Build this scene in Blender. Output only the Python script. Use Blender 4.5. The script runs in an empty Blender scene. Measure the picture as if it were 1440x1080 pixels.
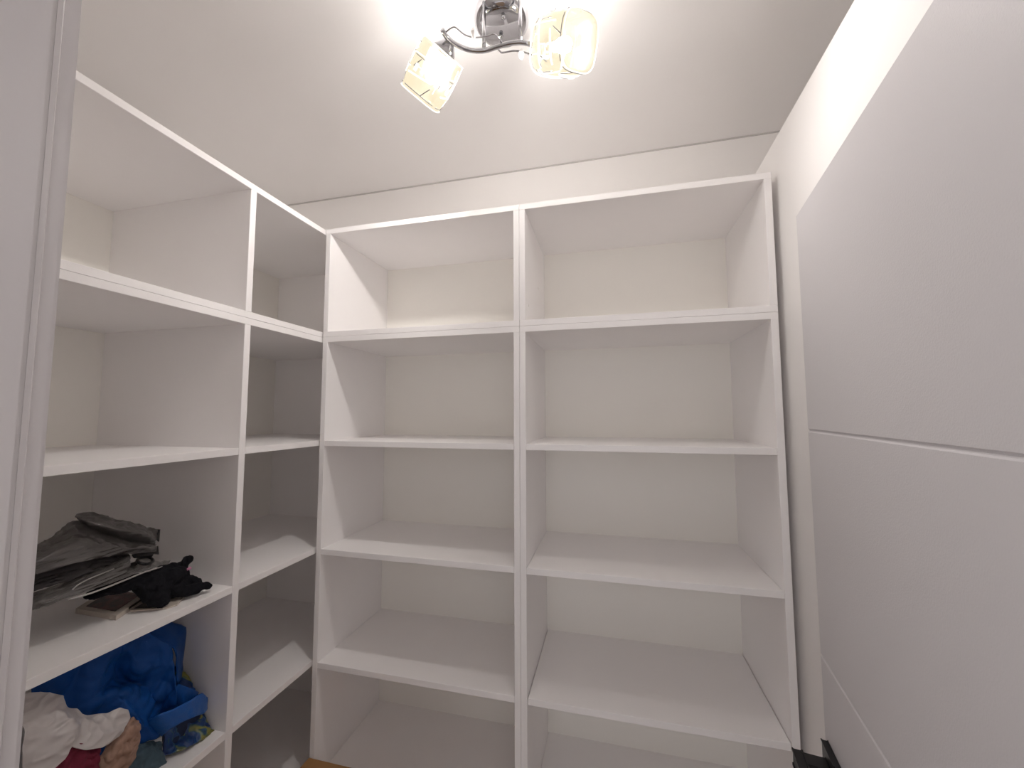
import bpy, bmesh, math, random
from mathutils import Vector, Matrix, noise
random.seed(4)
sc = bpy.context.scene
EYE = 1.65
# ------------------------------------------------------------------ camera
F, YAW, PITCH, ROLL, CX = 560.785, 0.24076, 0.07283, 0.00235, 0.8216
def cam_axes():
    c, s = math.cos(YAW), math.sin(YAW); cp, sp = math.cos(PITCH), math.sin(PITCH)
    r = Vector((c, s, 0)); fwd = Vector((-s*cp, c*cp, sp)); up = r.cross(fwd)
    cr, sr = math.cos(ROLL), math.sin(ROLL)
    return r*cr - up*sr, r*sr + up*cr, fwd
R_, U_, F_ = cam_axes()
CAM = Vector((CX, -1.0, EYE))
cd = bpy.data.cameras.new('camera'); cam = bpy.data.objects.new('camera', cd)
sc.collection.objects.link(cam); sc.camera = cam
cd.sensor_width = 36.0; cd.lens = F/1440*36.0; cd.clip_start = 0.01
m = Matrix((R_, U_, -F_)).transposed().to_4x4(); m.translation = CAM; cam.matrix_world = m
def at(px, py, axis, val):
    """world point measured off the photograph, on the plane axis = val (z given from the floor)"""
    d = R_*((px-720)/F) - U_*((py-540)/F) + F_
    return CAM + d*((val-CAM[axis])/d[axis])
# ------------------------------------------------------------------ world, exposure
w = bpy.data.worlds.new('world'); sc.world = w; w.use_nodes = True
bg = w.node_tree.nodes['Background']; bg.inputs[0].default_value = (1.0, .96, .97, 1); bg.inputs[1].default_value = 0.7
sc.view_settings.view_transform = 'Standard'; sc.view_settings.look = 'None'
sc.cycles.diffuse_bounces = 12; sc.cycles.max_bounces = 16; sc.cycles.transparent_max_bounces = 16
sc.view_settings.exposure = 0.50; sc.view_settings.gamma = 1.0; sc.view_settings.use_curve_mapping = False
BULB = 680.0            # radiance of the two bulbs
# ------------------------------------------------------------------ materials
def mat(name, col, rough=.5, metal=0.0, bump=0.0, bscale=200.0, var=0.0, vscale=8.0, stretch=None, spec=.5):
    m = bpy.data.materials.new(name); m.use_nodes = True; nt = m.node_tree; b = nt.nodes['Principled BSDF']
    b.inputs['Base Color'].default_value = (*col, 1); b.inputs['Roughness'].default_value = rough
    b.inputs['Metallic'].default_value = metal; b.inputs['Specular IOR Level'].default_value = spec
    tc = nt.nodes.new('ShaderNodeTexCoord'); mp = nt.nodes.new('ShaderNodeMapping'); nt.links.new(tc.outputs['Object'], mp.inputs[0])
    if stretch: mp.inputs['Scale'].default_value = stretch
    if var > 0:
        n = nt.nodes.new('ShaderNodeTexNoise'); n.inputs['Scale'].default_value = vscale; n.inputs['Detail'].default_value = 5
        nt.links.new(mp.outputs[0], n.inputs['Vector'])
        r = nt.nodes.new('ShaderNodeMapRange'); r.inputs[3].default_value = 1-var; r.inputs[4].default_value = 1+var
        nt.links.new(n.outputs[0], r.inputs[0])
        mx = nt.nodes.new('ShaderNodeVectorMath'); mx.operation = 'SCALE'; mx.inputs[0].default_value = col
        nt.links.new(r.outputs[0], mx.inputs['Scale']); nt.links.new(mx.outputs[0], b.inputs['Base Color'])
    if bump > 0:
        n2 = nt.nodes.new('ShaderNodeTexNoise'); n2.inputs['Scale'].default_value = bscale; n2.inputs['Detail'].default_value = 3
        nt.links.new(mp.outputs[0], n2.inputs['Vector'])
        bp = nt.nodes.new('ShaderNodeBump'); bp.inputs['Strength'].default_value = bump; bp.inputs['Distance'].default_value = .001
        nt.links.new(n2.outputs[0], bp.inputs['Height']); nt.links.new(bp.outputs[0], b.inputs['Normal'])
    return m
M = {}
M['laminate'] = mat('white_laminate', (.90,.885,.885), .42, bump=.12, bscale=420, var=.012, vscale=14, spec=.35)
M['hardboard'] = mat('white_hardboard', (.90,.885,.84), .5, var=.015, vscale=6, spec=.3)
M['wall'] = mat('wall_paint', (.85,.835,.825), .75, bump=.15, bscale=160, var=.01, spec=.2)
M['ceiling'] = mat('ceiling_paint', (.865,.853,.845), .55, bump=.05, bscale=60, var=.01, spec=.3)
M['floor'] = mat('floor_wood', (.42,.30,.20), .5, bump=.2, bscale=40, var=.15, vscale=3, stretch=(1,9,1))
M['door'] = mat('door_lacquer', (.62,.605,.62), .45, bump=.25, bscale=500, var=.01, spec=.35)
M['frame'] = mat('frame_lacquer', (.66,.64,.65), .22, bump=.05, bscale=300, spec=.45)
M['black'] = mat('black_metal', (.012,.012,.014), .38, metal=.3, bump=.05)
M['chrome'] = mat('chrome', (.46,.46,.48), .06, metal=1.0)
M['cardboard'] = mat('cardboard', (.36,.19,.075), .8, bump=.3, bscale=150, var=.08, vscale=30, stretch=(1,6,1))
M['tape'] = mat('packing_tape', (.40,.24,.11), .25)
M['cap'] = mat('screw_cap', (.9,.88,.86), .3)
M['cap2'] = mat('pale_film_edge', (.40,.38,.37), .3, var=.3, vscale=60)
M['knit'] = mat('black_knit', (.010,.010,.013), .95, bump=.9, bscale=700, spec=.15)
M['pink'] = mat('pink_tag', (.55,.22,.36), .6)
M['cream'] = mat('cream_card', (.56,.50,.44), .55, var=.03)
M['slit'] = mat('dark_print', (.035,.02,.018), .5)
M['label'] = mat('black_label', (.01,.01,.012), .4)
M['blue_weave'] = mat('blue_woven_plastic', (.004,.060,.26), .45, bump=.5, bscale=600, var=.10, vscale=22, spec=.22)
M['blue_strap'] = mat('blue_strap', (.008,.10,.40), .28, bump=.6, bscale=700, var=.10, stretch=(1,1,6), vscale=40)
M['teal'] = mat('teal_cloth', (.045,.080,.105), .8, bump=.4, bscale=200, var=.15, vscale=30)
M['crimson'] = mat('crimson_cloth', (.15,.008,.03), .85, bump=.6, bscale=500, var=.12, vscale=40)
M['beige'] = mat('beige_cloth', (.34,.21,.155), .65, bump=.4, bscale=250, var=.12, vscale=25)
def mix_transparent(m, fac):
    nt = m.node_tree; b = nt.nodes['Principled BSDF']; out = nt.nodes['Material Output']
    t = nt.nodes.new('ShaderNodeBsdfTransparent'); mx = nt.nodes.new('ShaderNodeMixShader'); mx.inputs[0].default_value = fac
    nt.links.new(b.outputs[0], mx.inputs[1]); nt.links.new(t.outputs[0], mx.inputs[2]); nt.links.new(mx.outputs[0], out.inputs[0])
M['film'] = mat('clear_plastic_film', (.17,.16,.155), .24, bump=.8, bscale=45, var=.55, vscale=30, stretch=(1,.3,2.2), spec=1.0)
mix_transparent(M['film'], .30)
M['contents'] = mat('folded_dark_fabric', (.045,.04,.042), .8, bump=.4, bscale=80, var=.5, vscale=30)
M['white_film'] = mat('white_plastic_film', (.58,.545,.535), .33, bump=.35, bscale=70, var=.07, vscale=18, spec=.6)
mix_transparent(M['white_film'], .10)
def mat_picture():
    m = mat('brown_print', (.1,.03,.03), .35); nt = m.node_tree; b = nt.nodes['Principled BSDF']
    tc = nt.nodes.new('ShaderNodeTexCoord'); n = nt.nodes.new('ShaderNodeTexNoise'); n.inputs['Scale'].default_value = 38; n.inputs['Detail'].default_value = 6
    nt.links.new(tc.outputs['Object'], n.inputs['Vector']); r = nt.nodes.new('ShaderNodeValToRGB')
    e = r.color_ramp.elements; e[0].position = .38; e[0].color = (.018,.010,.010,1); e[1].position = .70; e[1].color = (.30,.24,.20,1)
    x = e.new(.52); x.color = (.12,.028,.025,1)
    nt.links.new(n.outputs[0], r.inputs[0]); nt.links.new(r.outputs[0], b.inputs['Base Color']); return m
M['picture'] = mat_picture()
def mat_leafy():
    m = mat('blue_leaf_print', (.1,.03,.03), .35, bump=.5, bscale=500); nt = m.node_tree; b = nt.nodes['Principled BSDF']
    tc = nt.nodes.new('ShaderNodeTexCoord'); v = nt.nodes.new('ShaderNodeTexNoise'); v.inputs['Scale'].default_value = 26; v.inputs['Detail'].default_value = 2.5
    v.inputs['Distortion'].default_value = 1.2
    nt.links.new(tc.outputs['Object'], v.inputs['Vector']); r = nt.nodes.new('ShaderNodeValToRGB'); e = r.color_ramp.elements
    e[0].position = .50; e[0].color = (.006,.045,.17,1); e[1].position = .58; e[1].color = (.22,.21,.05,1)
    x = e.new(.53); x.color = (.03,.09,.10,1); y = e.new(.36); y.color = (.005,.02,.10,1)
    nt.links.new(v.outputs[0], r.inputs[0]); nt.links.new(r.outputs[0], b.inputs['Base Color']); return m
M['leafy'] = mat_leafy()
def mat_glass(name, col, strength, fac):
    """frosted lamp glass with a bulb burning in it: lets light through and glows"""
    m = bpy.data.materials.new(name); m.use_nodes = True; nt = m.node_tree; nt.nodes.clear()
    out = nt.nodes.new('ShaderNodeOutputMaterial'); t = nt.nodes.new('ShaderNodeBsdfTransparent'); e = nt.nodes.new('ShaderNodeEmission')
    g = nt.nodes.new('ShaderNodeBsdfGlossy'); g.inputs['Roughness'].default_value = .15; a = nt.nodes.new('ShaderNodeAddShader')
    g.inputs['Color'].default_value = (.12,.12,.12,1)
    e.inputs[0].default_value = (*col, 1); e.inputs[1].default_value = strength
    nt.links.new(e.outputs[0], a.inputs[0]); nt.links.new(g.outputs[0], a.inputs[1])
    mx = nt.nodes.new('ShaderNodeMixShader'); mx.inputs[0].default_value = fac
    nt.links.new(a.outputs[0], mx.inputs[1]); nt.links.new(t.outputs[0], mx.inputs[2]); nt.links.new(mx.outputs[0], out.inputs[0]); return m
M['glass'] = mat_glass('lit_frosted_glass', (1.0,.86,.60), .66, .36)
M['glass_white'] = mat_glass('lit_etched_band', (1.0,.98,.94), 1.1, .15)
M['line'] = mat('silver_line', (.33,.32,.31), .3, metal=.6)
def mat_bulb():
    m = bpy.data.materials.new('bulb_glow'); m.use_nodes = True; nt = m.node_tree; nt.nodes.clear()
    out = nt.nodes.new('ShaderNodeOutputMaterial'); e = nt.nodes.new('ShaderNodeEmission')
    e.inputs[0].default_value = (1.0,.945,.905,1); e.inputs[1].default_value = BULB; nt.links.new(e.outputs[0], out.inputs[0]); return m
M['bulb'] = mat_bulb()
# ------------------------------------------------------------------ helpers
COL = sc.collection
def link(name, me, mt, parent=None):
    o = bpy.data.objects.new(name, me); COL.objects.link(o)
    if mt and not me.materials: me.materials.append(mt)
    if parent is not None:
        o.parent = parent; o.matrix_parent_inverse = Matrix.Identity(4)
        loc = parent_world(parent); o.location = -loc
    return o
def parent_world(p):
    v = Vector((0,0,0))
    while p is not None: v = v + p.location; p = p.parent
    return v
def struct(o): o['kind'] = 'structure'; return o
def thing(name, label, cat, loc, group=None):
    o = bpy.data.objects.new(name, None); COL.objects.link(o); o.location = loc; o.empty_display_size = .05
    o['label'] = label; o['category'] = cat
    if group: o['group'] = group
    return o
def finish(bm, name, mt, parent=None, smooth=False):
    bmesh.ops.recalc_face_normals(bm, faces=bm.faces[:])
    me = bpy.data.meshes.new(name); bm.to_mesh(me); bm.free()
    if smooth:
        for p in me.polygons: p.use_smooth = True
    return link(name, me, mt, parent)
def box(name, a, b, mt, parent=None, bev=.0007):
    bm = bmesh.new(); bmesh.ops.create_cube(bm, size=1.0)
    for v in bm.verts:
        v.co = Vector([(a[i]+b[i])/2 + v.co[i]*(b[i]-a[i]) for i in range(3)])
    if bev: bmesh.ops.bevel(bm, geom=bm.edges[:], offset=bev, segments=1, affect='EDGES')
    return finish(bm, name, mt, parent)
def prism(name, pts, axis, lo, hi, mt, parent=None, bev=0.0, seg=1):
    """polygon pts in the two other axes, extruded along axis"""
    bm = bmesh.new()
    def P(p, h):
        q = list(p); q.insert(axis, h); return Vector(q)
    A = [bm.verts.new(P(p, lo)) for p in pts]; B = [bm.verts.new(P(p, hi)) for p in pts]
    n = len(pts); bm.faces.new(A[::-1]); bm.faces.new(B)
    side = []
    for i in range(n): bm.faces.new((A[i], A[(i+1)%n], B[(i+1)%n], B[i]))
    if bev:
        bm.edges.ensure_lookup_table()
        es = [e for e in bm.edges if abs(e.verts[0].co[axis]-e.verts[1].co[axis]) > 1e-6]
        bmesh.ops.bevel(bm, geom=es, offset=bev, segments=seg, affect='EDGES')
    return finish(bm, name, mt, parent)
def tube_bm(bm, pts, rad, n=10, cap=True):
    pts = [Vector(p) for p in pts]; rings = []; up = None
    for i, p in enumerate(pts):
        t = (pts[min(i+1, len(pts)-1)] - pts[max(i-1, 0)]).normalized()
        if up is None: up = t.orthogonal().normalized()
        up = (up - t*up.dot(t)).normalized(); s = t.cross(up)
        r = rad[i] if isinstance(rad, (list, tuple)) else rad
        rings.append([bm.verts.new(p + (up*math.cos(2*math.pi*k/n) + s*math.sin(2*math.pi*k/n))*r) for k in range(n)])
    for a, b in zip(rings, rings[1:]):
        for k in range(n): bm.faces.new((a[k], a[(k+1)%n], b[(k+1)%n], b[k]))
    if cap: bm.faces.new(rings[0][::-1]); bm.faces.new(rings[-1])
def cr(pts, k=8):
    """Catmull-Rom through points"""
    P = [Vector(p) for p in pts]; P = [P[0]*2-P[1]] + P + [P[-1]*2-P[-2]]; out = []
    for i in range(1, len(P)-2):
        for j in range(k):
            t = j/k; a, b, c, d = P[i-1:i+3]
            out.append(.5*((2*b) + (c-a)*t + (2*a-5*b+4*c-d)*t*t + (3*b-3*c+d-a)*t**3))
    out.append(P[-2]); return out
def tube(name, pts, rad, mt, parent=None, n=10):
    bm = bmesh.new(); tube_bm(bm, pts, rad, n); return finish(bm, name, mt, parent, True)
def lathe(name, prof, origin, axis, mt, parent=None, n=28, power=2.0, wide=1.0, twist=0.0, smooth=True):
    """profile (radius, distance) about axis; power > 2 gives a rounded-square section"""
    ax = Vector(axis).normalized(); u = (ax.cross(Vector((0,0,1))) if abs(ax.z) < .99 else Vector((1,0,0))).normalized(); v = ax.cross(u); o = Vector(origin)
    bm = bmesh.new(); rings = []
    for r, h in prof:
        ring = []
        for k in range(n):
            a = 2*math.pi*k/n; c, s = math.cos(a), math.sin(a)
            q = (abs(c)**power + abs(s)**power)**(-1/power)*r; a2 = a + twist
            ring.append(bm.verts.new(o + ax*h + (u*math.cos(a2) + v*math.sin(a2))*q))
        rings.append(ring)
    for a, b in zip(rings, rings[1:]):
        for k in range(n): bm.faces.new((a[k], a[(k+1)%n], b[(k+1)%n], b[k]))
    if prof[0][0] < .006: bm.faces.new(rings[0][::-1])
    if prof[-1][0] < .006: bm.faces.new(rings[-1])
    return finish(bm, name, mt, parent, smooth)
# ------------------------------------------------------------------ the room
ZC = EYE + .866; YW = .335; YF = -.805
struct(box('floor', (-.62,-2.3,-.05), (1.62,.5,0), M['floor'], bev=0))
struct(box('ceiling', (-.62,-2.3,ZC), (1.62,.5,ZC+.05), M['ceiling'], bev=0))
struct(box('wall_back', (-.62,YW,0), (1.62,YW+.1,ZC), mat('back_wall_paint', (.90,.885,.87), .75, bump=.15, bscale=160, var=.01, spec=.2), bev=0))
struct(box('wall_left', (-.60,-.91,0), (-.475,YW,ZC), M['wall'], bev=0))
# right wall stops short of the ceiling; its top runs very slightly downhill towards the back
def wall_right():
    bm = bmesh.new()
    zt = {-1.0: EYE+.652, YW: EYE+.626}
    vs = []
    for y in (-.91, YW):
        t = EYE + .6365 - .0365*(y-0.0)
        for x in (1.208, 1.30):
            for z in (0, t): vs.append(bm.verts.new((x, y, z)))
    a = vs
    for f in ((0,1,3,2),(4,6,7,5),(0,4,5,1),(2,3,7,6),(1,5,7,3),(0,2,6,4)): bm.faces.new([a[i] for i in f])
    return finish(bm, 'wall_right', M['wall'])
struct(wall_right())
struct(box('wall_outer', (1.52,-2.3,0), (1.62,YW,ZC), M['wall'], bev=0))
struct(box('joint_shade_strip', (-.475,YW-.004,ZC-.0035), (1.52,YW,ZC), mat('painted_joint_shade', (.58,.56,.55), .7), bev=0))  # grey painted strip stands in for the shadow gap under the ceiling
HX = 1.066   # hinge side
DT = EYE+.352
def wall_front():
    bm = bmesh.new()
    for a, b in (((-.475,-.91,0),(.332,YF,ZC)), ((1.10,-.91,0),(1.208,YF,EYE+.60)), ((.332,-.91,DT+.045),(1.10,YF,ZC)), ((1.10,-.91,EYE+.60),(1.52,YF,ZC))):
        r = bmesh.ops.create_cube(bm, size=1.0)
        for v in r['verts']: v.co = Vector([(a[i]+b[i])/2 + v.co[i]*(b[i]-a[i]) for i in range(3)])
    return finish(bm, 'wall_front', M['wall'])
struct(wall_front())
# door frame: left post with rebate, right post, head
fr = struct(prism('trim_1', [(.333,-.800),(.4325,-.800),(.4325,-.817),(.4405,-.817),(.4405,-.912),(.333,-.912)], 2, 0, DT+.04, M['frame'], bev=.0042, seg=5))
struct(prism('trim_2', [(1.099,-.800),(1.072,-.800),(1.072,-.846),(1.064,-.846),(1.064,-.912),(1.099,-.912)], 2, 0, DT+.04, M['frame'], bev=.002, seg=2))
struct(box('trim_3', (.4405,-.912,DT+.004), (1.064,-.800,DT+.04), M['frame'], bev=.002))
# ------------------------------------------------------------------ door leaf standing open
def door():
    W, T = .60, .035
    u = Vector((-.1381,-.9904,0)).normalized()      # from the free edge towards the hinge
    n = Vector((-u.y, u.x, 0));                      # towards the far side
    if n.x < 0: n = -n
    P0 = Vector((1.150,-.2125,0)); g = .0030; dpt = .0020; top = DT-.004
    prof = [(0,.008)]
    for z in (EYE-1.131, EYE-.764, EYE-.397, EYE-.0305):
        prof += [(0,z-g),(dpt*.8,z-g*.45),(dpt,z),(dpt*.8,z+g*.45),(0,z+g)]
    prof += [(0,top),(T,top),(T,.008)]
    bm = bmesh.new()
    A = [bm.verts.new(P0 + n*a + Vector((0,0,z))) for a, z in prof]
    B = [bm.verts.new(P0 + u*W + n*a + Vector((0,0,z))) for a, z in prof]
    bm.faces.new(A); bm.faces.new(B[::-1]); k = len(prof)
    for i in range(k): bm.faces.new((A[i], B[i], B[(i+1)%k], A[(i+1)%k]))
    es = [e for e in bm.edges if (e.verts[0] in A and e.verts[1] in A and abs(e.verts[0].co.z-e.verts[1].co.z) > .3)]
    d = struct(finish(bm, 'door_1', M['door']))
    # handle: square rose and squared lever, one mesh set under the door
    def hb(name, s0, s1, o0, o1, z0, z1, bev=.0015):
        bm = bmesh.new(); bmesh.ops.create_cube(bm, size=1.0)
        for v in bm.verts:
            s = (s0+s1)/2 + v.co.x*(s1-s0); o = (o0+o1)/2 + v.co.y*(o1-o0); z = (z0+z1)/2 + v.co.z*(z1-z0)
            v.co = P0 + u*s - n*o + Vector((0,0,z))
        bmesh.ops.bevel(bm, geom=bm.edges[:], offset=bev, segments=2, affect='EDGES'); return bm
    zt = EYE-.522
    h = finish(hb('rose', .014, .066, 0, .0085, zt-.052, zt), 'door_handle', M['black'], d)
    h['label'] = 'matt black square lever handle near the free edge of the door'
    finish(hb('neck', .030, .050, .0085, .052, zt-.036, zt-.016), 'handle_neck', M['black'], h)
    finish(hb('lever', .030, .150, .040, .052, zt-.038, zt-.014), 'handle_lever', M['black'], h)
    return d
door()
# ------------------------------------------------------------------ shelving cabinets
T = .0155; ZTOP = EYE+.5545; ZM = EYE+.2257; SH = [EYE-.0785, EYE-.384, EYE-.6916, EYE-1.0015, EYE-1.311]; DEP = .32
def back_unit(name, x0, x1, upper, label, group):
    t = thing(name, label, 'cabinet', ((x0+x1)/2, DEP/2, ZM if upper else 0), group)
    z0, z1 = (ZM+.0002, ZTOP) if upper else (0, ZM-.0002)
    sides_top = z1-T
    zb = z0 if upper else .06
    box('side_panel', (x0,0,z0+(T if upper else 0)), (x0+T,DEP,sides_top), M['laminate'], t)
    box('side_panel', (x1-T,0,z0+(T if upper else 0)), (x1,DEP,sides_top), M['laminate'], t)
    box('top_panel', (x0,0,z1-T), (x1,DEP,z1), M['laminate'], t)
    if upper: box('bottom_panel', (x0,0,z0), (x1,DEP,z0+T), M['laminate'], t)
    else:
        box('bottom_panel', (x0+T,.0,zb), (x1-T,DEP,zb+T), M['laminate'], t)
        box('plinth', (x0+T,.03,0), (x1-T,.045,zb), M['laminate'], t)
        for i, z in enumerate(SH):
            gap = .0018 if (x0 > .5 and i == 2) else .0002
            box('shelf', (x0+T+gap,.0008,z-T), (x1-T-gap,DEP,z), M['laminate'], t)
    box('back_panel', (x0+.002,DEP,z0+.003), (x1-.002,DEP+.0035,z1-.002), M['hardboard'], t, bev=0)
    return t
X0, XS, X1 = 0.0, .5962, 1.1930
g = 'open white cabinets against the back wall'
back_unit('shelf_cabinet', X0+.0003, XS-.0003, False, 'tall open white cabinet with shelves against the back wall, its left side in the corner', g)
back_unit('shelf_cabinet', XS+.0003, X1, False, 'tall open white cabinet with shelves against the back wall, beside the open door', g)
back_unit('shelf_cabinet', X0+.0003, XS-.0003, True, 'low white top box on the left-hand cabinet of the back wall', g)
ur = back_unit('shelf_cabinet', XS+.0003, X1, True, 'low white top box on the right-hand cabinet of the back wall', g)
def caps(t, x, pts):
    for y, z in pts:
        lathe('screw_cap', [(.0001,.0012),(.003,.001),(.0045,.0)][::-1], (x,y,z), (1,0,0), M['cap'], t, n=12)
caps(ur, XS+.0003+T, [(.045,EYE+.292),(.20,EYE+.385)])
LX = -.005; LD = -.4576; YA, YB = -.2544, -.2382; YN, YE = -.800, .3125
def left_unit(upper, label):
    t = thing('shelf_cabinet', label, 'cabinet', ((LX+LD)/2, (YN+YE)/2, ZM if upper else 0), 'open white cabinets along the left wall')
    z0, z1 = (ZM+.0002, ZTOP) if upper else (0, ZM-.0002)
    zi = z0+T if upper else 0
    for a, b in ((YN,YN+T),(YE-T,YE)): box('side_panel', (LD,a,zi), (LX,b,z1-T), M['laminate'], t)
    box('top_panel', (LD,YN,z1-T), (LX,YE,z1), M['laminate'], t)
    box('divider', (LD,YA,zi if upper else .06+T), (LX,YB,z1-T), M['laminate'], t)
    if upper: box('bottom_panel', (LD,YN,z0), (LX,YE,z0+T), M['laminate'], t)
    else:
        box('bottom_panel', (LD,YN+T,.06), (LX,YE-T,.06+T), M['laminate'], t)
        box('plinth', (LX-.045,YN+T,0), (LX-.03,YE-T,.06), M['laminate'], t)
        for z in SH:
            box('shelf', (LD,YN+T,z-T), (LX-.0008,YA,z), M['laminate'], t)
            box('shelf', (LD,YB,z-T), (LX-.0008,YE-T,z), M['laminate'], t)
    box('back_panel', (LD-.0035,YN+.002,z0+.003), (LD,YE-.002,z1-.002), M['hardboard'], t, bev=0)
left_unit(False, 'wide white open cabinet with a divider along the left wall, holding the bags and gloves')
left_unit(True, 'wide empty white top box with a divider on the left-wall cabinet')
# ------------------------------------------------------------------ ceiling lamp
def ceiling_lamp():
    zc = ZC; c = at(705, 28, 2, zc-.006); c.z = zc
    t = thing('ceiling_lamp', 'chrome ceiling lamp with a wavy arm and two lit patterned glass shades', 'lamp', c)
    lathe('canopy', [(.001,.028),(.040,.027),(.052,.022),(.060,.010),(.060,0)], c, (0,0,-1), M['chrome'], t, n=48)
    for dx, dy in ((-.004,.012),(.012,-.028)):
        lathe('canopy_screw', [(.001,.036),(.0045,.034),(.005,.031),(.003,.027)], c+Vector((dx,dy,0)), (0,0,-1), M['chrome'], t, n=14)
    yr = c.y-.050; za = at(705, 66, 1, yr).z
    rods = []
    for px in (680.5, 731.5):
        p = at(px, 66, 1, yr); x = p.x
        tube('rod', [(x,yr,za-.002),(x,yr,zc-.012)], .0038, M['chrome'], t, n=16)
    def pt(px, py, dz=0): return at(px, py, 2, za+dz)
    main = [(622,42),(629,53),(644,64),(662,70.5),(681,71),(698,66),(715,61),(732,59.5),(746,62),(757,68)]
    bm = bmesh.new(); tube_bm(bm, cr([pt(*p) for p in main], 6), .0048, 12)
    finish(bm, 'arm', M['chrome'], t, True)
    for wpts in ([(625,47),(632,41),(639,38),(645,42),(654,49),(668,52.5),(684,51),(696,48.5),(705,60),(699,66)], [(698,66),(703,72),(707,74),(722,71.5),(736,73),(747,77),(757,82)]):
        tube('wire_ornament', cr([pt(*p, .004) for p in wpts], 5), .0016, M['chrome'], t, n=6)
    for px, py in ((666,46),(733,76)):
        p = pt(px, py); lathe('crystal_drop', [(.001,-.012),(.004,-.007),(.007,0),(.004,.009),(.001,.013)], p, (0,0,-1), M['cap'], t, n=6, smooth=False)
    # shades
    def shade(px, py, dz, d, L, R, tw, roll=0):
        o = pt(px, py, dz); d = Vector(d).normalized()
        prof = [(.016,0.0),(R*.93,.0),(R*1.02,.006),(R*1.07,L*.30),(R*1.09,L*.5),(R*1.07,L*.72),(R*1.01,L*.97),(R*.985,L),(R*.95,L*.99),(R*1.03,L*.5),(R*.93,.008)]
        s = lathe('lamp_shade', prof, o, d, M['glass'], t, n=48, power=3.6, twist=tw)
        lathe('socket_cup', [(.001,-.026),(.007,-.024),(.012,-.018),(.022,-.004),(.023,.0),(.019,.006)], o, d, M['chrome'], t, n=24)
        b = lathe('bulb', [(.001,.016),(.008,.018),(.009,.028),(.0125,.040),(.014,.048),(.012,.057),(.007,.063),(.001,.065)], o, d, M['bulb'], t, n=20)
        # etched bands and thin silver lines round the glass
        ax = d; u = ax.cross(Vector((0,0,1))).normalized(); v = ax.cross(u)
        def S(a, h):
            c_, s_ = math.cos(a), math.sin(a); k = 1/((abs(c_)**3.6+abs(s_)**3.6)**(1/3.6))
            r = R*(1.02 + .07*math.sin(math.pi*min(1,max(0,h))))*k + .0009
            return o + ax*(h*L) + (u*math.cos(a+tw) + v*math.sin(a+tw))*r
        def path(a0, h0, a1, h1, n=8): return [S(a0+(a1-a0)*i/n, h0+(h1-h0)*i/n) for i in range(n+1)]
        rs = random.Random(7)
        bw = bmesh.new(); bl = bmesh.new()
        for q in range(4):
            a = q*math.pi/2
            tube_bm(bw, path(a-.75,.25,a+.8,.33), .0013, 5); tube_bm(bw, path(a-.55,.0,a-.5,.75), .0012, 5)
            tube_bm(bw, path(a+.35,.33,a+.38,.10,3), .0012, 5); tube_bm(bw, path(a-.3,.62,a+.75,.70), .0018, 5)
            tube_bm(bw, path(a+.1,.33,a+.12,.5,3), .0012, 5); tube_bm(bw, path(a+.12,.5,a+.45,.52,3), .0012, 5)
            tube_bm(bw, path(a+.5,.48,a+.52,.62,3), .0034, 5)
            tube_bm(bl, path(a-.7,.93,a+.7,.93), .0009, 5); tube_bm(bl, path(a-.35,.70,a-.1,.93,3), .0010, 5)
            tube_bm(bl, path(a+.15,.35,a+.75,.36,5), .0008, 5); tube_bm(bl, path(a+.45,.38,a+.62,.56,3), .0010, 5)
            tube_bm(bl, path(a-.62,.30,a-.60,.60,3), .0008, 5); tube_bm(bl, path(a-.75,.14,a-.2,.16,4), .0008, 5)
        a = finish(bw, 'etched_line', M['glass_white'], s, True); a['kind'] = 'stuff'
        b = finish(bl, 'silver_line', M['line'], s, True); b['kind'] = 'stuff'
        rim = bmesh.new()
        tube_bm(rim, [S(2*math.pi*i/48, .995) for i in range(49)], .0013, 5, cap=False); finish(rim, 'rim', M['glass_white'], s, True)
        rim = bmesh.new()
        tube_bm(rim, [S(2*math.pi*i/48, .01) for i in range(49)], .0013, 5, cap=False); finish(rim, 'rim', M['glass_white'], s, True)
    shade(625, 72, -.006, (-.068,.034,-.060), .098, .041, math.radians(38))
    shade(770, 68, -.002, (.070,-.044,-.044), .093, .0445, math.radians(20))
ceiling_lamp()
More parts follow.
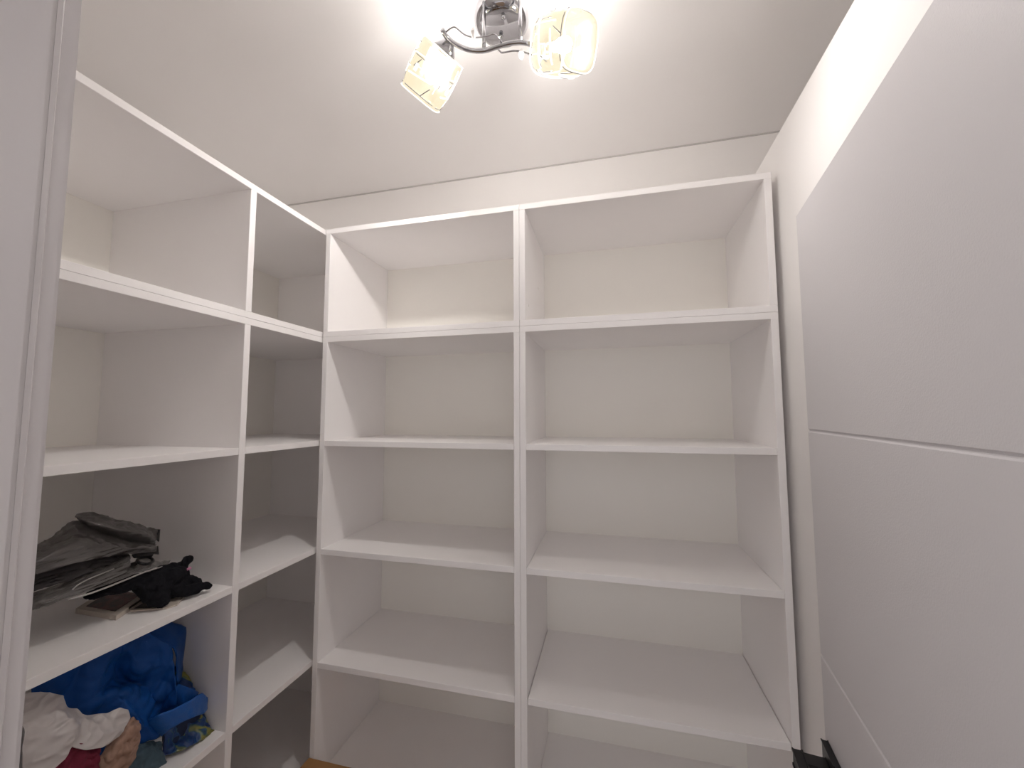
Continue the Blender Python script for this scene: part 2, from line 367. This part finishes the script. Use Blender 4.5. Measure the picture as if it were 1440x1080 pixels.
# ------------------------------------------------------------------ things on the shelves
def facets(name, V, faces, mt, parent, sub=3, amp=.004, fs=30, thick=.0012, smooth=True, ridge=True, seed=0, st=(1,1,1), lim=None):
    """cloth or film from hand placed folds: V = (px, py, X) measured points, subdivided, wrinkled and given thickness"""
    bm = bmesh.new(); vs = []
    for v in V: vs.append(bm.verts.new(at(v[0], v[1], 0, v[2])))
    for f in faces: bm.faces.new([vs[i] for i in f])
    bmesh.ops.triangulate(bm, faces=[f for f in bm.faces if len(f.verts) > 3])
    bmesh.ops.recalc_face_normals(bm, faces=bm.faces[:])
    for s in range(sub):
        bmesh.ops.subdivide_edges(bm, edges=bm.edges[:], cuts=1, use_grid_fill=True)
        if s >= 1: bmesh.ops.smooth_vert(bm, verts=bm.verts[:], factor=.35, use_axis_x=True, use_axis_y=True, use_axis_z=True)
    bm.normal_update()
    for v in bm.verts:
        p = Vector((v.co.x*st[0], v.co.y*st[1], v.co.z*st[2]))*fs + Vector((seed*3.1, seed, 0))
        n = noise.noise(p) if not ridge else (1-2*abs(noise.noise(p)))*.7 + .5*(1-2*abs(noise.noise(p*2.3)))-.6
        v.co += v.normal*n*amp
    if lim is not None:          # stays inside its compartment
        z0, z1 = lim
        for v in bm.verts:
            v.co.z = min(max(v.co.z, z0+.003), z1-.003); v.co.y = min(max(v.co.y, YN+T+.004), YA-.005)
            v.co.x = min(max(v.co.x, LD+.01), LX+.004)
    o = finish(bm, name, mt, parent, smooth)
    md = o.modifiers.new('thickness', 'SOLIDIFY'); md.thickness = thick; md.offset = 0
    return o
def lump(name, c, r, mt, parent=None, amp=.15, fs=14, seed=0, flat=True, rot=0, sub=5, yr=None, xr=None, zr=None):
    bm = bmesh.new(); bmesh.ops.create_icosphere(bm, subdivisions=sub, radius=1)
    R = Matrix.Rotation(rot, 3, 'Z')
    for v in bm.verts:
        q = v.co.copy(); n1 = 1-2*abs(noise.noise(q*2.1+Vector((seed,0,0)))); n2 = 1-2*abs(noise.noise(q*5+Vector((0,seed,0))))
        q = q*(1 + amp*n1 + amp*.4*n2)
        if q.z < -.8: q.z = -.8
        q = Vector((q.x*r[0], q.y*r[1], q.z*r[2])); v.co = R @ q + Vector(c)
        if xr: v.co.x = min(max(v.co.x, xr[0]), xr[1])
        if yr: v.co.y = min(max(v.co.y, yr[0]), yr[1])
        if zr: v.co.z = min(max(v.co.z, zr[0]), zr[1])
    return finish(bm, name, mt, parent, True)
Z4 = SH[1]; Z5 = SH[2]
XR = (LD+.004, LX-.010); YR = (YN+T+.004, YA-.004)
# --- compartment with packaged fabric, gloves and cards
def on4(px, py, h=0): return at(px, py, 2, Z4+h)
def rows(n, k): return [(r*n+i, r*n+i+1, r*n+i+n+1, r*n+i+n) for r in range(k-1) for i in range(n-1)]
def sheet(t, name, V, n, mt, seed, amp=.0045, thick=.0008):
    return facets(name, V, rows(n, len(V)//n), M[mt], t, sub=4, amp=amp, fs=46, thick=thick, seed=seed, st=(1,.16,1.7), lim=(Z4, SH[0]-T))
g_pack = 'clear plastic packs of fabric'
up = thing('fabric_pack', 'upper crumpled clear plastic pack of grey fabric, its black-edged end towards the divider', 'package', (-.2,-.45,Z4), g_pack)
sheet(up, 'plastic_film', [(108,722,-.21),(130,720,-.20),(165,729,-.19),(200,738,-.19),(223,745,-.19),
    (103,727,-.175),(128,735,-.150),(165,745,-.140),(200,751,-.145),(221,756,-.165),
    (112,733,-.195),(135,749,-.185),(168,760,-.18),(200,766,-.18),(218,768,-.185)], 5, 'film', 1)
sheet(up, 'plastic_film', [(30,780,-.17),(75,750,-.18),(106,728,-.20),(150,750,-.19),(190,762,-.18),(220,767,-.18),
    (30,802,-.09),(75,777,-.09),(108,762,-.10),(150,768,-.11),(190,771,-.12),(222,771,-.14),
    (30,814,-.105),(75,802,-.10),(110,792,-.10),(150,783,-.12),(190,778,-.14),(219,780,-.16)], 6, 'film', 2, .006)
sheet(up, 'folded_fabric', [(30,808,-.14),(90,795,-.14),(130,786,-.15),(185,777,-.16),
    (30,838,-.12),(80,824,-.115),(125,808,-.125),(185,788,-.15)], 4, 'contents', 3, .008, .01)
sheet(up, 'folded_fabric', [(30,785,-.20),(108,735,-.22),(218,755,-.22),
    (30,812,-.13),(110,785,-.14),(215,776,-.17)], 3, 'contents', 7, .006, .006)
lo = thing('fabric_pack', 'lower flat clear plastic pack of grey fabric lying on the cards and gloves', 'package', (-.2,-.45,Z4), g_pack)
sheet(lo, 'plastic_film', [(30,838,-.16),(75,823,-.15),(115,808,-.14),(150,793,-.14),(183,778,-.14),
    (30,855,-.11),(72,840,-.09),(112,826,-.08),(150,808,-.085),(186,789,-.10),
    (30,866,-.115),(70,849,-.09),(105,837,-.078),(140,822,-.078),(182,804,-.09)], 5, 'film', 5)
sheet(lo, 'plastic_film', [(60,842,-.12),(105,830,-.11),(150,812,-.105),(200,790,-.12),(243,787,-.13),
    (50,858,-.085),(104,839,-.068),(150,824,-.062),(200,804,-.072),(240,793,-.095)], 5, 'film', 6, .003)
sheet(lo, 'folded_fabric', [(30,845,-.19),(110,818,-.17),(200,788,-.18),(30,860,-.13),(105,836,-.10),(195,800,-.11)], 3, 'contents', 8, .006, .006)
tube('pale_edge', cr([at(*p_[:2], 0, p_[2]) for p_ in ((96,843,-.063),(125,835,-.060),(150,826,-.056),(180,814,-.060),(205,804,-.066),(236,795,-.088))], 5), .0016, M['cap2'], lo, n=6)
tube('pale_edge', cr([at(*p_[:2], 0, p_[2]) for p_ in ((102,829,-.072),(112,821,-.075),(130,812,-.080),(160,800,-.09))], 5), .0010, M['cap2'], lo, n=6)
def card(name, P, th, mt, parent, bev=.0004):
    P = [Vector(p) for p in P]; n = (P[1]-P[0]).cross(P[3]-P[0]).normalized()
    if n.z < 0: n = -n
    bm = bmesh.new(); A = [bm.verts.new(p) for p in P]; B = [bm.verts.new(p+n*th) for p in P]
    k = len(P); bm.faces.new(A); bm.faces.new(B[::-1])
    for i in range(k): bm.faces.new((A[i],A[(i+1)%k],B[(i+1)%k],B[i]))
    return finish(bm, name, mt, parent)
card('black_edge', [at(212,744.5,0,-.186), at(224,745,0,-.196), at(222.5,762,0,-.186), at(218,757,0,-.178)], .002, M['label'], up)
card('black_edge', [at(214,774,0,-.150), at(221,768,0,-.160), at(222,780,0,-.160), at(215,779,0,-.150)], .002, M['label'], up)
# black ring clip
t = thing('hanger_clip', 'small black ring clip with a pale disc between the two plastic packs', 'clip', at(204,787,0,-.10))
def ring(cpx, cpy, rx, ry, X, rad, name, mt, parent):
    P = [at(cpx+rx*math.cos(a), cpy+ry*math.sin(a), 0, X-.02*math.sin(-a)) for a in [2*math.pi*i/28 for i in range(29)]]
    return tube(name, P, rad, mt, parent, n=8)
ring(204, 788.5, 11, 4.8, -.105, .0028, 'ring', M['black'], t)
card('disc', [at(195,789,0,-.11),at(201,785,0,-.125),at(210,786,0,-.125),at(213,789,0,-.11),at(205,792,0,-.10)], .0015, M['line'], t)
card('strap', [at(185,781,0,-.13),at(216,778,0,-.14),at(214,783,0,-.115),at(188,785,0,-.115)], .003, M['black'], t)
# gloves: one knitted mass of palm and bent fingers each, remeshed into a continuous skin
def glove(label, chains, palm, seed):
    c = on4(*palm[0][:2], 0); t = thing('knitted_glove', label, 'glove', (c.x, c.y, Z4), 'black knitted gloves')
    bm = bmesh.new()
    for px, py, X, r in palm:
        mtx = Matrix.Translation(at(px, py, 0, X)) @ Matrix.Diagonal((r[0], r[1], r[2], 1))
        bmesh.ops.create_icosphere(bm, subdivisions=3, radius=1, matrix=mtx)
    for ch in chains:
        P = cr([at(p[0], p[1], 0, p[2]) for p in ch[0]], 5); n = len(P)
        P = [P[0]-(P[1]-P[0]).normalized()*.004] + P + [P[-1]+(P[-1]-P[-2]).normalized()*ch[1]*.7]
        tube_bm(bm, P, [ch[1]*.6] + [ch[1]]*n + [ch[1]*.45], 12)
    for v in bm.verts:
        v.co.z = max(v.co.z, Z4+.004); v.co.y = min(v.co.y, YA-.009); v.co.x = min(v.co.x, LX+.02)
    o = finish(bm, 'knitted_body', M['knit'], t, True)
    r = o.modifiers.new('remesh', 'REMESH'); r.mode = 'VOXEL'; r.voxel_size = .0018; r.use_smooth_shade = True
    s = o.modifiers.new('smooth', 'SMOOTH'); s.iterations = 3; s.factor = .5
    tx = bpy.data.textures.new('knit_folds', 'CLOUDS'); tx.noise_scale = .012
    d = o.modifiers.new('folds', 'DISPLACE'); d.texture = tx; d.strength = .009; d.mid_level = .5; d.texture_coords = 'LOCAL'
    return t
g1 = glove('black knitted glove with one finger standing up beside the divider',
    [([(252,806,-.075),(260,792,-.070),(266,786,-.066)], .0085), ([(258,815,-.062),(272,817,-.050),(279,820,-.042)], .0088),
     ([(240,830,-.058),(268,827,-.040),(293,823,-.027)], .0080), ([(236,800,-.085),(243,796,-.080),(248,797,-.078)], .0080), ([(246,835,-.050),(266,833,-.038),(280,829,-.031)], .0080)],
    [(233,812,-.078,(.034,.030,.024)),(249,808,-.080,(.022,.022,.024)),(220,825,-.075,(.030,.030,.022)),(246,827,-.064,(.026,.026,.015))], 1)
card('tag', [at(261,800,0,-.062),at(267,797,0,-.068),at(268,800,0,-.068),at(262,803,0,-.062)], .002, M['pink'], g1)
glove('black knitted glove folded over at the front of the shelf on the cream card',
    [([(205,818,-.075),(206,830,-.068),(210,842,-.062)], .0105), ([(222,828,-.062),(228,842,-.050),(227,849,-.047)], .0125),
     ([(214,830,-.066),(216,842,-.058),(218,848,-.054)], .0110)],
    [(213,822,-.078,(.030,.026,.024)),(225,838,-.056,(.016,.018,.016)),(185,819,-.092,(.026,.044,.013)),(155,828,-.100,(.020,.040,.009))], 2)
# cards: a case with a slotted edge and a flat cream card
h = .009
A, B, Cc, D = on4(106,863), on4(163,873), on4(207,843), on4(150,834)
t = thing('photo_case', 'cream-edged case with a reddish brown picture and a dark slot along its edge', 'case', A)
for v in (A,B,Cc,D): v.z = Z4+.0005
card('case_body', [A,B,Cc,D], h, M['cream'], t)
up_ = Vector((0,0,h))
def lerp(u_, v_): return (A*(1-u_)+B*u_)*(1-v_) + (D*(1-u_)+Cc*u_)*v_
card('picture', [lerp(.14,.14)+up_, lerp(.86,.14)+up_, lerp(.86,.97)+up_, lerp(.14,.97)+up_], .0008, M['picture'], t)
s0, s1 = B*.62+Cc*.38, B*.10+Cc*.90
out = (B-A).normalized()*.0006
bm = bmesh.new(); q = [s0+out+Vector((0,0,.005)), s1+out+Vector((0,0,.005)), s1+out+Vector((0,0,.009)), s0+out+Vector((0,0,.009))]
A1 = [bm.verts.new(p) for p in q]; B1 = [bm.verts.new(p-out*3) for p in q]; bm.faces.new(A1); bm.faces.new(B1[::-1])
for i in range(4): bm.faces.new((A1[i],A1[(i+1)%4],B1[(i+1)%4],B1[i]))
finish(bm, 'slot', M['slit'], t)
P = [on4(182,861), on4(234,857), on4(249,852), on4(262,838), on4(240,832), on4(200,845)]
t = thing('card', 'flat cream card with a dark red print under the folded glove', 'card', P[0])
for v in P: v.z = Z4+.0004
bm = bmesh.new(); a_ = [bm.verts.new(p) for p in P]; b_ = [bm.verts.new(p+Vector((0,0,.003))) for p in P]
bm.faces.new(a_); bm.faces.new(b_[::-1])
for i in range(6): bm.faces.new((a_[i],a_[(i+1)%6],b_[(i+1)%6],b_[i]))
finish(bm, 'card_sheet', M['cream'], t)
P2 = [on4(188,856,.0034), on4(216,854,.0034), on4(222,846,.0034), on4(205,846,.0034)]
card('print', P2, .0005, M['slit'], t)
# --- compartment with the bags
def on5(px, py, h=0): return at(px, py, 2, Z5+h)
bag = thing('shopping_bag', 'large crumpled blue woven shopping bag filling the lower left compartment', 'bag', (-.15,-.42,Z5))
V = [(40,955,-.10),(80,938,-.09),(125,918,-.09),(172,896,-.08),(210,884,-.085),(246,908,-.062),          # 0-5 rim of the bright fold
     (42,1005,-.12),(88,985,-.10),(125,985,-.075),(160,955,-.11),(196,940,-.07),(248,935,-.055),           # 6-11
     (45,1040,-.12),(92,1020,-.10),(128,1012,-.080),(170,975,-.065),(205,965,-.085),(250,959,-.048),        # 12-17
     (48,1078,-.12),(100,1050,-.09),(150,1030,-.075),(190,1005,-.050),(222,1000,-.075),(250,990,-.045),      # 18-23
     (60,1100,-.10),(120,1075,-.09),(170,1055,-.075),(224,1040,-.050),(236,1020,-.080),(262,1010,-.060)]
fc = [(a+i, a+i+1, a+i+7, a+i+6) for a in (0,6,12,18) for i in range(5)]
facets('bag_panel', V, fc, M['blue_weave'], bag, sub=4, amp=.009, fs=17, thick=.002, seed=2, lim=(Z5, SH[1]-T))
facets('bag_panel', [(190,878,-.11),(222,868,-.12),(263,880,-.13),(200,892,-.095),(246,912,-.075),(258,925,-.12),(249,965,-.062),(254,957,-.12)],
       [(0,1,4,3),(1,2,5,4),(4,5,7,6)], M['blue_weave'], bag, sub=3, amp=.003, fs=20, thick=.002, seed=3, lim=(Z5, SH[1]-T))
facets('bag_panel', [(250,959,-.048),(284,973,-.055),(222,1000,-.075),(262,996,-.045),(236,975,-.06)],
       [(0,1,3,4),(4,3,2)], M['blue_weave'], bag, sub=3, amp=.003, fs=20, thick=.002, seed=4, lim=(Z5, SH[1]-T))
st = facets('handle_strap', [(205,1013,-.052),(222,1004,-.034),(245,995,-.026),(268,983,-.024),(284,972,-.040),(292,980,-.056),
       (228,1037,-.048),(240,1027,-.032),(256,1017,-.024),(273,1010,-.023),(286,1006,-.038),(292,997,-.056)],
       [(i,i+1,i+7,i+6) for i in range(5)], M['blue_strap'], bag, sub=3, amp=.0012, fs=60, thick=.0025, seed=1, lim=(Z5, SH[1]-T))
facets('bag_lining', [(150,885,-.19),(215,872,-.19),(262,884,-.19),(150,960,-.17),(215,960,-.16),(258,955,-.15),(150,1040,-.15),(220,1030,-.12),(250,1005,-.10)],
       rows(3,3), M['blue_weave'], bag, sub=3, amp=.004, fs=20, thick=.002, seed=6, lim=(Z5, SH[1]-T))
# patterned bag behind on the right
pb = thing('patterned_bag', 'blue bag with yellow-green leaf pattern crumpled against the divider', 'bag', (-.05,-.30,Z5))
facets('bag_body', [(240,935,-.20),(262,922,-.16),(276,935,-.15),(290,958,-.13),
       (245,960,-.12),(268,950,-.11),(284,968,-.09),(294,990,-.085),
       (250,1005,-.075),(275,1000,-.065),(292,1005,-.060),(304,1005,-.070),
       (228,1035,-.062),(262,1030,-.052),(288,1025,-.042),(310,1030,-.045),
       (226,1066,-.060),(258,1056,-.034),(284,1042,-.030),(311,1038,-.032)],
       [(a+i,a+i+1,a+i+5,a+i+4) for a in (0,4,8,12) for i in range(3)], M['leafy'], pb, sub=4, amp=.006, fs=30, thick=.003, seed=9, lim=(Z5, SH[1]-T))
facets('strap_shade_sheet', [(226,1034,-.070),(250,1016,-.060),(284,1002,-.055),(228,1056,-.062),(252,1044,-.055),(280,1018,-.056)],
       rows(3,2), mat('painted_strap_shade', (.003,.012,.05), .7), bag, sub=3, amp=.002, fs=30, thick=.002, seed=8, lim=(Z5, SH[1]-T))  # dark blue sheet added in place of the shadow beneath the strap
# teal cloth, crimson cloth, beige cloth, white bag
tc_ = thing('folded_cloth', 'grey-teal cloth under the blue bag at the shelf edge', 'cloth', on5(205,1078))
facets('cloth_body', [(160,1062,-.05),(185,1048,-.06),(208,1042,-.065),(226,1043,-.06),
       (150,1082,-.032),(182,1068,-.036),(208,1060,-.036),(232,1062,-.040),
       (150,1105,-.030),(185,1098,-.026),(215,1086,-.024),(236,1072,-.030)],
       [(a+i,a+i+1,a+i+5,a+i+4) for a in (0,4) for i in range(3)], M['teal'], tc_, sub=4, amp=.004, fs=35, thick=.004, seed=11, lim=(Z5, SH[1]-T))
be = thing('folded_cloth', 'beige cloth sticking out of the white bag', 'cloth', on5(180,1075))
facets('cloth_body', [(150,1045,-.035),(168,1030,-.030),(186,1007,-.035),(194,1010,-.040),
       (140,1070,-.030),(160,1052,-.020),(184,1030,-.020),(198,1019,-.035),
       (138,1090,-.028),(152,1080,-.018),(180,1058,-.020),(196,1032,-.035),
       (140,1105,-.030),(160,1095,-.028),(182,1078,-.035),(194,1045,-.048)],
       [(a+i,a+i+1,a+i+5,a+i+4) for a in (0,4,8) for i in range(3)], M['beige'], be, sub=4, amp=.006, fs=40, thick=.005, seed=13, lim=(Z5, SH[1]-T))
cs = thing('folded_cloth', 'crimson cloth spilling out below the white bag', 'cloth', on5(120,1095))
facets('cloth_body', [(60,1065,-.03),(85,1055,-.022),(108,1045,-.018),(140,1048,-.020),
       (40,1080,-.028),(72,1080,-.016),(108,1070,-.010),(140,1068,-.014),
       (38,1110,-.030),(72,1112,-.018),(110,1108,-.012),(142,1095,-.018)],
       [(a+i,a+i+1,a+i+5,a+i+4) for a in (0,4) for i in range(3)], M['crimson'], cs, sub=4, amp=.006, fs=38, thick=.005, seed=15, lim=(Z5, SH[1]-T))
wb = thing('plastic_bag', 'thin white plastic bag with clothes at the front of the lower left compartment', 'bag', on5(80,1085))
facets('bag_film', [(30,972,-.060),(60,972,-.062),(80,973,-.060),(94,990,-.056),(118,1001,-.052),(150,1003,-.045),(168,995,-.038),(181,997,-.032),
       (30,998,-.045),(55,999,-.042),(78,998,-.040),(100,1004,-.038),(120,1014,-.036),(138,1018,-.034),(160,1012,-.030),(186,1008,-.028),
       (30,1030,-.024),(55,1028,-.022),(80,1025,-.018),(104,1012,-.014),(118,1034,-.022),(140,1034,-.016),(158,1030,-.014),(182,1018,-.018),
       (30,1060,-.016),(55,1060,-.012),(78,1056,-.009),(103,1050,-.006),(118,1057,-.006),(138,1054,-.008),(152,1048,-.012),(170,1036,-.016),
       (30,1092,-.014),(50,1092,-.010),(72,1086,-.006),(92,1068,-.005)],
       [(a+i,a+i+1,a+i+9,a+i+8) for a in (0,8,16) for i in range(7)]+[(24+i,25+i,33+i,32+i) for i in range(3)], M['white_film'], wb, sub=4, amp=.0065, fs=30, thick=.0008, seed=21, st=(1,.45,.9), lim=(Z5, SH[1]-T))
# ------------------------------------------------------------------ cardboard box in the corner
bx0, bx1, by0, by1, bh = .004, .40, -.42, -.006, EYE-.936
t = thing('cardboard_box', 'tall brown cardboard box standing in the corner where the cabinets meet', 'box', ((bx0+bx1)/2,(by0+by1)/2,0))
box('box_body', (bx0+.002,by0+.002,0), (bx1-.002,by1-.002,bh-.004), M['cardboard'], t, bev=.003)
ym = (by0+by1)/2
box('flap', (bx0,by0,bh-.0035), (bx1,ym-.001,bh), M['cardboard'], t, bev=.0012)
box('flap', (bx0,ym+.001,bh-.0035), (bx1,by1,bh), M['cardboard'], t, bev=.0012)
box('tape', (bx0+.002,ym-.025,bh), (bx1-.002,ym+.025,bh+.0004), M['tape'], t, bev=0)
